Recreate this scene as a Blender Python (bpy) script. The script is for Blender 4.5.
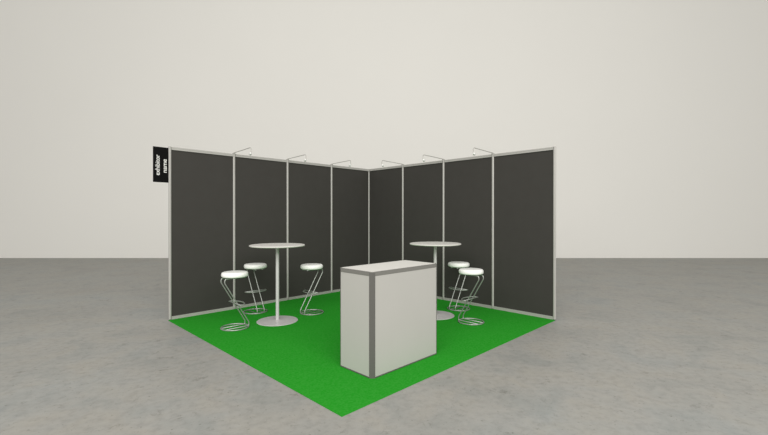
import bpy, bmesh, math
from mathutils import Vector, Matrix

PI = math.pi
scene = bpy.context.scene
for o in list(bpy.data.objects):
    bpy.data.objects.remove(o)
C = scene.collection

# ------------------------------------------------------------------ camera
F_PX, CAM = 402.6, (5.8252, 6.2656, 1.4962)
YAW, PITCH = 3.925963, -0.002857
cd = bpy.data.cameras.new('camera'); cam = bpy.data.objects.new('camera', cd); C.objects.link(cam)
cd.sensor_fit = 'HORIZONTAL'; cd.sensor_width = 36.0; cd.lens = 36.0 * F_PX / 768.0
cam.location = CAM
cam.rotation_euler = (PI/2 + PITCH, 0, YAW - PI/2)
scene.camera = cam

# ------------------------------------------------------------------ light
w = bpy.data.worlds.new('world'); scene.world = w; w.use_nodes = True
bg = w.node_tree.nodes['Background']
bg.inputs[0].default_value = (1.0, 0.985, 0.945, 1); bg.inputs[1].default_value = 0.62

def area(name, loc, target, size, power):
    l = bpy.data.lights.new(name, 'AREA'); l.shape = 'RECTANGLE'; l.size = size[0]; l.size_y = size[1]; l.energy = power
    l.color = (1.0, 0.985, 0.95)
    o = bpy.data.objects.new(name, l); C.objects.link(o); o.location = loc
    o.rotation_euler = (Vector(target) - Vector(loc)).to_track_quat('-Z', 'Y').to_euler()
    return o
area('added_front_fill', (9.2, 10.4, 6.6), (1.2, 1.2, 0.0), (17.0, 7.0), 1750)  # soft fill added behind and above the camera, not a fixture of the hall

vs = scene.view_settings
scene.display_settings.display_device = 'sRGB'
vs.view_transform = 'Standard'; vs.look = 'None'; vs.exposure = 0.0; vs.gamma = 1.0; vs.use_curve_mapping = False

# ------------------------------------------------------------------ materials
def mat(name, col, rough=0.5, metal=0.0, spec=0.5):
    m = bpy.data.materials.new(name); m.use_nodes = True
    b = m.node_tree.nodes['Principled BSDF']
    b.inputs['Base Color'].default_value = (*col, 1); b.inputs['Roughness'].default_value = rough
    b.inputs['Metallic'].default_value = metal; b.inputs['Specular IOR Level'].default_value = spec
    return m

def noisy(name, base, var, scale, rough, spec=0.5, bump=0.0, detail=4):
    """two tones mixed by object-space noise, with an optional bump"""
    m = mat(name, base, rough, 0, spec); nt = m.node_tree; b = nt.nodes['Principled BSDF']
    tc = nt.nodes.new('ShaderNodeTexCoord'); n = nt.nodes.new('ShaderNodeTexNoise')
    n.inputs['Scale'].default_value = scale; n.inputs['Detail'].default_value = detail
    nt.links.new(tc.outputs['Object'], n.inputs['Vector'])
    r = nt.nodes.new('ShaderNodeValToRGB')
    r.color_ramp.elements[0].position = 0.3; r.color_ramp.elements[0].color = (*base, 1)
    r.color_ramp.elements[1].position = 0.7; r.color_ramp.elements[1].color = (*var, 1)
    nt.links.new(n.outputs['Fac'], r.inputs['Fac']); nt.links.new(r.outputs['Color'], b.inputs['Base Color'])
    if bump:
        bp = nt.nodes.new('ShaderNodeBump'); bp.inputs['Strength'].default_value = bump
        bp.inputs['Distance'].default_value = 0.004
        nt.links.new(n.outputs['Fac'], bp.inputs['Height']); nt.links.new(bp.outputs['Normal'], b.inputs['Normal'])
    return m

M = dict(
    backdrop=noisy('painted_backdrop', (0.90, 0.885, 0.845), (0.91, 0.895, 0.855), 0.4, 0.9, 0.1),
    carpet=noisy('green_carpet', (0.017, 0.262, 0.016), (0.036, 0.298, 0.032), 55, 1.0, 0.0, 0.5, 3),
    panel=noisy('charcoal_panel', (0.048, 0.0455, 0.041), (0.051, 0.0485, 0.044), 6, 0.7, 0.15),
    alu=mat('brushed_aluminium', (0.44, 0.43, 0.405), 0.5, 0.2, 0.4),
    dalu=mat('grey_aluminium', (0.105, 0.102, 0.094), 0.6, 0.0, 0.25),
    dalu_lit=mat('grey_aluminium_lit', (0.19, 0.185, 0.17), 0.5, 0.0, 0.3),  # counter frame metal, lightened: the light on its top band is in the colour
    white=noisy('white_laminate', (0.66, 0.645, 0.61), (0.67, 0.655, 0.62), 3, 0.6, 0.2),
    cpanel=noisy('grey_white_panel', (0.45, 0.44, 0.415), (0.46, 0.45, 0.425), 3, 0.6, 0.15),
    table=noisy('table_laminate', (0.66, 0.645, 0.61), (0.68, 0.665, 0.63), 5, 0.5, 0.3),
    tmetal=mat('satin_steel', (0.60, 0.585, 0.58), 0.4, 0.12, 0.5),
    seat=mat('white_seat_vinyl', (0.95, 0.95, 0.92), 0.35, 0, 0.5),
    chrome=mat('chrome_tube', (0.42, 0.43, 0.41), 0.4, 0.6, 0.5),
    wire=mat('grey_lamp_metal', (0.46, 0.45, 0.42), 0.5, 0.1, 0.4),
    bulb=mat('frosted_glass', (0.95, 0.95, 0.93), 0.25, 0, 0.5),
    black=mat('black_sign_board', (0.006, 0.006, 0.006), 0.7, 0, 0.05),
    ink=mat('white_lettering', (0.85, 0.85, 0.82), 0.6, 0, 0.2),
    rubber=mat('dark_rubber', (0.02, 0.02, 0.02), 0.8),
)

def concrete():
    m = mat('worn_concrete', (0.4, 0.39, 0.37), 0.6, 0, 0.25); nt = m.node_tree; L = nt.links
    b = nt.nodes['Principled BSDF']; tc = nt.nodes.new('ShaderNodeTexCoord')
    def noise(scale, detail, rough=0.55, dist=0.0):
        n = nt.nodes.new('ShaderNodeTexNoise'); n.inputs['Scale'].default_value = scale
        n.inputs['Detail'].default_value = detail; n.inputs['Roughness'].default_value = rough
        n.inputs['Distortion'].default_value = dist
        L.new(tc.outputs['Object'], n.inputs['Vector']); return n.outputs['Fac']
    def ramp(fac, stops):
        r = nt.nodes.new('ShaderNodeValToRGB'); e = r.color_ramp.elements
        while len(e) < len(stops): e.new(0.5)
        for k, (p, c) in enumerate(stops): e[k].position = p; e[k].color = (*c, 1)
        L.new(fac, r.inputs['Fac']); return r.outputs['Color']
    def mul(a, c, fac=1.0):
        x = nt.nodes.new('ShaderNodeMix'); x.data_type = 'RGBA'; x.blend_type = 'MULTIPLY'
        x.inputs['Factor'].default_value = fac; L.new(a, x.inputs['A']); L.new(c, x.inputs['B'])
        return x.outputs['Result']
    base = ramp(noise(0.9, 5), [(0.30, (0.284, 0.280, 0.260)), (0.5, (0.309, 0.303, 0.282)), (0.7, (0.297, 0.302, 0.290))])
    tint = ramp(noise(2.3, 6, 0.6, 0.6), [(0.34, (0.90, 0.925, 0.935)), (0.5, (1, 1, 1)), (0.66, (1.03, 1.01, 0.98))])
    fine = ramp(noise(14, 6, 0.65), [(0.33, (0.88, 0.88, 0.88)), (0.5, (1, 1, 1)), (0.68, (1.06, 1.06, 1.06))])
    cl = ramp(noise(4.5, 9, 0.8, 0.3), [(0.33, (0.66, 0.65, 0.63)), (0.42, (1, 1, 1)), (1.0, (1, 1, 1))])
    sp = ramp(noise(30, 3, 0.7), [(0.30, (0.62, 0.60, 0.58)), (0.37, (1, 1, 1)), (1.0, (1, 1, 1))])
    c = mul(mul(mul(mul(base, tint), fine), cl), sp)
    L.new(c, b.inputs['Base Color'])
    return m
M['floor'] = concrete()

# ------------------------------------------------------------------ mesh helpers
def obj(name, bm, m, parent=None, smooth=False, bevel=0.0):
    me = bpy.data.meshes.new(name); bmesh.ops.recalc_face_normals(bm, faces=bm.faces[:]); bm.to_mesh(me); bm.free()
    me.materials.append(M[m])
    o = bpy.data.objects.new(name, me); C.objects.link(o)
    if smooth:
        for p in me.polygons: p.use_smooth = True
    if bevel:
        bv = o.modifiers.new('bevel', 'BEVEL'); bv.width = bevel; bv.segments = 2; bv.limit_method = 'ANGLE'
    if parent: o.parent = parent
    return o

def tag(o, label, cat, group=None):
    o['label'] = label; o['category'] = cat
    if group: o['group'] = group
    return o

def thing(name, label, cat, loc, rz=0, group=None):
    o = bpy.data.objects.new(name, None); C.objects.link(o); o.location = loc; o.rotation_euler = (0, 0, rz)
    o.empty_display_size = 0.1
    return tag(o, label, cat, group)

def part(name, bm, m, parent, **k):
    return obj(name, bm, m, parent, **k)

def dup(root, loc, rz, label):
    r = root.copy(); C.objects.link(r); r.location = loc; r.rotation_euler = (0, 0, rz); r['label'] = label
    for ch in list(root.children):
        c = ch.copy(); C.objects.link(c); c.parent = r
        for g in list(ch.children):
            d = g.copy(); C.objects.link(d); d.parent = c
    return r

def box(bm, x0, x1, y0, y1, z0, z1):
    v = [bm.verts.new((x, y, z)) for z in (z0, z1) for x, y in ((x0, y0), (x1, y0), (x1, y1), (x0, y1))]
    for f in ((3, 2, 1, 0), (4, 5, 6, 7), (0, 1, 5, 4), (1, 2, 6, 5), (2, 3, 7, 6), (3, 0, 4, 7)):
        bm.faces.new([v[i] for i in f])
    return bm

def prism(bm, pts, z0, z1):
    lo = [bm.verts.new((x, y, z0)) for x, y in pts]; hi = [bm.verts.new((x, y, z1)) for x, y in pts]
    n = len(pts)
    bm.faces.new(lo[::-1]); bm.faces.new(hi)
    for i in range(n): bm.faces.new((lo[i], lo[(i+1) % n], hi[(i+1) % n], hi[i]))
    return bm

def lathe(bm, prof, seg=48, cx=0, cy=0):
    rings = []
    for r, z in prof:
        if r < 1e-6: rings.append([bm.verts.new((cx, cy, z))])
        else: rings.append([bm.verts.new((cx+r*math.cos(2*PI*i/seg), cy+r*math.sin(2*PI*i/seg), z)) for i in range(seg)])
    for a, b in zip(rings, rings[1:]):
        for i in range(seg):
            j = (i+1) % seg
            if len(a) == 1 and len(b) == 1: continue
            if len(a) == 1: bm.faces.new((a[0], b[i], b[j]))
            elif len(b) == 1: bm.faces.new((a[i], a[j], b[0]))
            else: bm.faces.new((a[i], a[j], b[j], b[i]))
    return bm

def tube(bm, pts, r, seg=10, closed=False):
    pts = [Vector(p) for p in pts]; n = len(pts); rings = []; ref = None
    for i in range(n):
        a = pts[(i-1) % n] if (closed or i > 0) else pts[i]
        b = pts[(i+1) % n] if (closed or i < n-1) else pts[i]
        t = (b-a).normalized()
        if ref is None: ref = t.orthogonal().normalized()
        ref = (ref - t*ref.dot(t)).normalized(); bi = t.cross(ref)
        rings.append([bm.verts.new(pts[i] + r*(ref*math.cos(2*PI*k/seg) + bi*math.sin(2*PI*k/seg))) for k in range(seg)])
    for i in range(n if closed else n-1):
        a, b = rings[i], rings[(i+1) % n]
        off = 0
        if closed and i == n-1:
            off = min(range(seg), key=lambda s: (a[0].co-b[s].co).length)
        for k in range(seg): bm.faces.new((a[k], a[(k+1) % seg], b[(k+1+off) % seg], b[(k+off) % seg]))
    if not closed:
        bm.faces.new(rings[0][::-1]); bm.faces.new(rings[-1])
    return bm

def rounded(pts, rad, n=7):
    """polyline with its inner corners rounded"""
    pts = [Vector(p) for p in pts]; out = [pts[0]]
    for a, p, b in zip(pts, pts[1:], pts[2:]):
        u = (a-p).normalized(); v = (b-p).normalized(); ang = u.angle(v)
        d = min(rad/math.tan(ang/2), (a-p).length*0.48, (b-p).length*0.48)
        s, e = p+u*d, p+v*d
        for k in range(n+1):
            t = k/n; out.append(s*(1-t)**2 + p*2*t*(1-t) + e*t*t)
    out.append(pts[-1]); return out

# ------------------------------------------------------------------ the hall
fx, fy = math.cos(YAW), math.sin(YAW); rx, ry = math.sin(YAW), -math.cos(YAW)
DIST = 14.46                                    # the back wall of the hall, square to the view
bm = bmesh.new(); box(bm, -40, 40, -DIST, 34, -0.2, 0)
o = obj('floor', bm, 'floor'); o['kind'] = 'structure'
o.matrix_world = Matrix(((rx, -fx, 0, CAM[0]), (ry, -fy, 0, CAM[1]), (0, 0, 1, 0), (0, 0, 0, 1)))
bm = bmesh.new(); box(bm, -40, 40, -DIST-0.3, -DIST, -0.2, 15)
o = obj('wall_back', bm, 'backdrop'); o['kind'] = 'structure'
o.matrix_world = Matrix(((rx, -fx, 0, CAM[0]), (ry, -fy, 0, CAM[1]), (0, 0, 1, 0), (0, 0, 0, 1)))

# ------------------------------------------------------------------ carpet
MOD = 0.9813; W = 4*MOD; CT = 0.006             # panel pitch, side of the stand, carpet thickness
bm = bmesh.new(); box(bm, 0.0, W, 0.0, W, 0.0, CT)
tag(obj('carpet', bm, 'carpet'), 'bright green square carpet laid over the concrete floor of the stand', 'carpet')

# ------------------------------------------------------------------ stand walls
H = 2.5; R8 = 0.018
def octagon(cx, cy, r=R8):
    k = r*math.tan(PI/8)
    return [(cx+a, cy+b) for a, b in ((r, -k), (r, k), (k, r), (-k, r), (-r, k), (-r, -k), (-k, -r), (k, -r))]

def post(label, x, y):
    t = thing('frame_post', label, 'post', (x, y, 0), 0, 'aluminium posts of the stand walls')
    part('pole', prism(bmesh.new(), octagon(0, 0), 0.012, H-0.004), 'alu', t)
    part('end_cap', prism(bmesh.new(), octagon(0, 0, R8*0.92), H-0.004, H+0.002), 'alu', t)
    part('foot', lathe(bmesh.new(), [(0, 0), (0.016, 0), (0.016, 0.012), (0, 0.012)], 16), 'rubber', t)

YC = -R8                                        # centre line of the wall, its face flush with the carpet's edge
P0 = -R8
def wx(k): return W - R8 - 0.010 if k == 4 else (k*MOD if k else P0)
def wy(k): return wx(k) + {1: -0.024, 2: -0.024, 3: -0.024, 4: 0.010}.get(k, 0)
names_l = {4: 'outer left end post of the left wall, beside the black name sign',
           3: 'left wall post between the first and second panels from the left',
           2: 'left wall post behind the left round table',
           1: 'left wall post nearest the inner corner of the stand'}
names_r = {1: 'right wall post nearest the inner corner of the stand',
           2: 'right wall post behind the right round table',
           3: 'right wall post between the two rightmost dark panels',
           4: 'outer right end post, at the far right edge of the right wall'}
post('inner corner post where the two dark walls meet', P0, P0)
for k in (4, 3, 2, 1): post(names_l[k], wx(k), YC)
for k in (1, 2, 3, 4): post(names_r[k], YC, wy(k))

def rail(bm, L0, L1, z0, z1, hy=0.018):
    """beam with a groove along each face"""
    zc0, zc1 = z0 + (z1-z0)*0.42, z0 + (z1-z0)*0.58; g = 0.003
    prof = [(-hy, z0), (hy, z0), (hy, zc0), (hy-g, zc0), (hy-g, zc1), (hy, zc1), (hy, z1), (-hy, z1), (-hy, zc1), (-hy+g, zc1), (-hy+g, zc0), (-hy, zc0)]
    a = [bm.verts.new((L0, y, z)) for y, z in prof]; b = [bm.verts.new((L1, y, z)) for y, z in prof]; n = len(prof)
    bm.faces.new(a[::-1]); bm.faces.new(b)
    for i in range(n): bm.faces.new((a[i], a[(i+1) % n], b[(i+1) % n], b[i]))
    return bm

def wall_panel(label, a, b, right):
    """a..b are the post centres along the wall"""
    L = b - a
    t = thing('display_panel', label, 'panel', (YC, a, 0) if right else (a, YC, 0), PI/2 if right else 0, 'dark panels of the stand walls')
    e = R8 + 0.0006                             # each end butts against its post
    part('board', box(bmesh.new(), e, L-e, -0.002, 0.002, 0.048, H-0.040), 'panel', t)
    part('top_rail', rail(bmesh.new(), e, L-e, H-0.044, H-0.002), 'alu', t)
    part('bottom_rail', rail(bmesh.new(), e, L-e, 0.008, 0.050), 'alu', t)

ordl = {3: 'leftmost dark panel of the left wall, next to the name sign', 2: 'second dark panel from the left, behind the left stools',
        1: 'third dark panel from the left, behind the right half of the left table', 0: 'left wall dark panel touching the inner corner'}
ordr = {0: 'right wall dark panel touching the inner corner', 1: 'right wall dark panel behind the left half of the right table',
        2: 'second dark panel from the right, behind the right pair of stools', 3: 'rightmost dark panel, at the outer end of the right wall'}
for k in (3, 2, 1, 0): wall_panel(ordl[k], wx(k), wx(k+1), False)
for k in (0, 1, 2, 3): wall_panel(ordr[k], wy(k), wy(k+1), True)

# ------------------------------------------------------------------ name sign
sg = thing('name_sign', 'small black sign reading exhibitor name on the left wall end', 'sign', (W - 0.010, YC, 1.98))
part('board', box(bmesh.new(), 0.0015, 0.200, -0.006, 0.006, 0, 0.50), 'black', sg, bevel=0.001)
def words(txt, x, z0, length):
    cu = bpy.data.curves.new('word', 'FONT'); cu.body = txt; cu.size = 0.08; cu.extrude = 0.0008; cu.resolution_u = 4; cu.offset = 0.0004
    tmp = bpy.data.objects.new('word', cu); C.objects.link(tmp)
    bpy.context.view_layer.update()
    me = bpy.data.meshes.new_from_object(tmp.evaluated_get(bpy.context.evaluated_depsgraph_get()))
    bpy.data.objects.remove(tmp)
    xs = [v.co.x for v in me.vertices]; ox, wd = min(xs), max(xs)-min(xs); s = length/wd; asc = 0.083/0.08
    # text runs upward (+z), its letters' tops towards the image's left (+x)
    for v in me.vertices:
        tx, ty, tz = (v.co.x-ox)*s, v.co.y*asc, v.co.z
        v.co = (x - 0.0 + ty, 0.0068 + tz, z0 + tx)
    me.materials.append(M['ink'])
    o = bpy.data.objects.new('lettering', me); C.objects.link(o); o.parent = sg
    o['label'] = 'white word ' + txt
words('exhibitor', 0.118, 0.098, 0.29)
words('name', 0.026, 0.142, 0.19)

# ------------------------------------------------------------------ spotlights on arms
def spotlight(label, x, y, rz):
    t = thing('arm_spotlight', label, 'spotlight', (x, y, H+0.002), rz, 'arm spotlights on top of the stand walls')
    # local +y points into the stand
    c = bmesh.new(); box(c, -0.014, 0.014, -0.030, 0.028, 0.0005, 0.0125); part('clamp', c, 'wire', t, bevel=0.002)
    arm = rounded([(0, -0.028, 0.008), (0, 0.0, 0.016), (0, 0.575, 0.034), (0, 0.580, -0.052)], 0.03)
    part('arm', tube(bmesh.new(), arm, 0.0065, 8), 'wire', t)
    hd = lathe(bmesh.new(), [(0, 0.010), (0.010, 0.008), (0.014, -0.004), (0.021, -0.026), (0.019, -0.026), (0.012, -0.006), (0, -0.004)], 20)
    h = part('lamp_head', hd, 'bulb', t, smooth=True); h.location = (0, 0.572, -0.050); h.rotation_euler = (math.radians(-58), 0, 0)
    bl = lathe(bmesh.new(), [(0, -0.046), (0.012, -0.043), (0.0195, -0.032), (0.0185, -0.025), (0, -0.020)], 20)
    g = part('bulb', bl, 'bulb', t, smooth=True); g.location = h.location; g.rotation_euler = h.rotation_euler
    return t
s0 = spotlight('arm spotlight on the left wall nearest the name sign', wx(3), YC, 0)
dup(s0, (wx(2), YC, H+0.002), 0, 'middle arm spotlight of the left wall, above the left round table')
dup(s0, (wx(1), YC, H+0.002), 0, 'arm spotlight on the left wall nearest the inner corner')
dup(s0, (YC, wy(1), H+0.002), -PI/2, 'arm spotlight on the right wall nearest the inner corner')
dup(s0, (YC, wy(2), H+0.002), -PI/2, 'middle arm spotlight of the right wall, above the right round table')
dup(s0, (YC, wy(3), H+0.002), -PI/2, 'arm spotlight on the right wall nearest its outer end')

# ------------------------------------------------------------------ counter
X0, X1, Y0, Y1, HC = 2.309, 3.304, 3.101, 3.596, 0.986
ct = thing('reception_counter', 'white panelled counter with grey metal frame and white top on green carpet', 'counter',
           ((X0+X1)/2, (Y0+Y1)/2, CT))
hx, hy, hz = (X1-X0)/2, (Y1-Y0)/2, HC-CT
ch = 0.036                                       # corner chamfer of the post
for sx, sy in ((1, 1), (-1, 1), (-1, -1), (1, -1)):
    q = 0.040
    pts = [(hx, hy-ch), (hx-ch, hy), (hx-q, hy), (hx-q, hy-q), (hx, hy-q)]
    pts = [(sx*a, sy*b) for a, b in pts]
    part('corner_post', prism(bmesh.new(), pts, 0, hz-0.006), 'dalu', ct)
def cbeam(x0, x1, y0, y1, z0, z1, name): part(name, box(bmesh.new(), x0, x1, y0, y1, z0, z1), 'dalu_lit' if name == 'top_rail' else 'dalu', ct, bevel=0.004)
q = 0.040
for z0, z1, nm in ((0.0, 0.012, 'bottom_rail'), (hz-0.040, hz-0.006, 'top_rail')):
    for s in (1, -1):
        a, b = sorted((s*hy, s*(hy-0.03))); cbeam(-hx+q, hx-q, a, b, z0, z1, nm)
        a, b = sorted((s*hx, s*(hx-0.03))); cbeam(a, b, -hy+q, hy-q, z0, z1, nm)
for s in (1, -1):
    a, b = sorted((s*(hy-0.003), s*(hy-0.020)))
    part('side_panel', box(bmesh.new(), -hx+q, hx-q, a, b, 0.012, hz-0.040), 'cpanel', ct)
    a, b = sorted((s*(hx-0.003), s*(hx-0.020)))
    part('side_panel', box(bmesh.new(), a, b, -hy+q, hy-q, 0.012, hz-0.040), 'cpanel', ct)
i = 0.022
part('top_edge', prism(bmesh.new(), [(hx, hy-ch), (hx-ch, hy), (-hx+ch, hy), (-hx, hy-ch), (-hx, -hy+ch), (-hx+ch, -hy), (hx-ch, -hy), (hx, -hy+ch)], hz-0.006, hz-0.002), 'dalu_lit', ct)
part('counter_top', prism(bmesh.new(), [(hx-i, hy-ch), (hx-ch, hy-i), (-hx+ch, hy-i), (-hx+i, hy-ch), (-hx+i, -hy+ch), (-hx+ch, -hy+i), (hx-ch, -hy+i), (hx-i, -hy+ch)], hz-0.002, hz), 'white', ct)

# ------------------------------------------------------------------ bar tables
def bar_table(label, x, y):
    t = thing('bar_table', label, 'table', (x, y, CT), 0, 'round white bar tables')
    part('table_top', lathe(bmesh.new(), [(0, 1.064), (0.370, 1.064), (0.383, 1.070), (0.386, 1.077), (0.383, 1.084), (0.372, 1.087), (0, 1.087)], 72), 'table', t)
    part('mounting_plate', lathe(bmesh.new(), [(0, 1.052), (0.11, 1.052), (0.11, 1.064), (0, 1.064)], 32), 'tmetal', t)
    part('pole', lathe(bmesh.new(), [(0, 0.018), (0.024, 0.018), (0.024, 1.052), (0, 1.052)], 24), 'tmetal', t, smooth=False)
    part('base', lathe(bmesh.new(), [(0, 0), (0.284, 0), (0.286, 0.004), (0.282, 0.008), (0.12, 0.016), (0.045, 0.020), (0.0, 0.021)], 64), 'tmetal', t)
    return t
t1 = bar_table('round white pedestal table by the left wall with three stools', 2.840, 1.142)
dup(t1, (0.990, 2.530, CT), 0, 'round white pedestal table by the right wall, partly behind the counter')

# ------------------------------------------------------------------ zigzag stools
def stool(label, x, y, rz):
    """local +x is the side where the slanted legs meet the floor"""
    t = thing('bar_stool', label, 'stool', (x, y, CT), rz, 'white seated chrome bar stools')
    sp, r = 0.057, 0.007
    part('seat', lathe(bmesh.new(), [(0, 0.684), (0.152, 0.684), (0.165, 0.689), (0.171, 0.700), (0.171, 0.726), (0.165, 0.740), (0.152, 0.748), (0.10, 0.752), (0, 0.753)], 48), 'seat', t, smooth=True)
    part('seat_plate', lathe(bmesh.new(), [(0, 0.678), (0.12, 0.678), (0.12, 0.684), (0, 0.684)], 32), 'chrome', t)
    for s in (-1, 1):
        y0 = s*sp
        path = rounded([(0.13, y0, 0.670), (-0.158, y0, 0.670), (-0.163, y0, 0.62), (0.168, y0, 0.06), (0.171, y0, 0.0085), (-0.155, y0, 0.0085)], 0.05)
        part('leg', tube(bmesh.new(), path, r, 10), 'chrome', t, smooth=True)
    ring = [(0.174*math.cos(a), 0.174*math.sin(a), 0.0085) for a in (2*PI*k/48 for k in range(48))]
    part('base_ring', tube(bmesh.new(), ring, 0.0085, 10, True), 'chrome', t, smooth=True)
    zf, xf = 0.328, -0.004
    arc = [(xf + 0.112*math.sin(a), -0.172*math.cos(a), zf) for a in (PI*k/20 for k in range(21))]
    b = tube(bmesh.new(), arc, r, 10); tube(b, [arc[0], arc[-1]], r, 10)
    part('footrest', b, 'chrome', t, smooth=True)
    return t
A = stool('leftmost of the three bar stools at the left table', 3.424, 1.050, PI)
dup(A, (2.795, 0.405, CT), PI/2, 'bar stool between the left table and the left wall')
dup(A, (2.21, 1.08, CT), 0, 'bar stool on the right side of the left table')
dup(A, (0.390, 2.540, CT), 0, 'bar stool at the right table, farther from the camera, half behind another stool')
dup(A, (0.945, 3.128, CT), -PI/2, 'rightmost bar stool, in front at the right table')
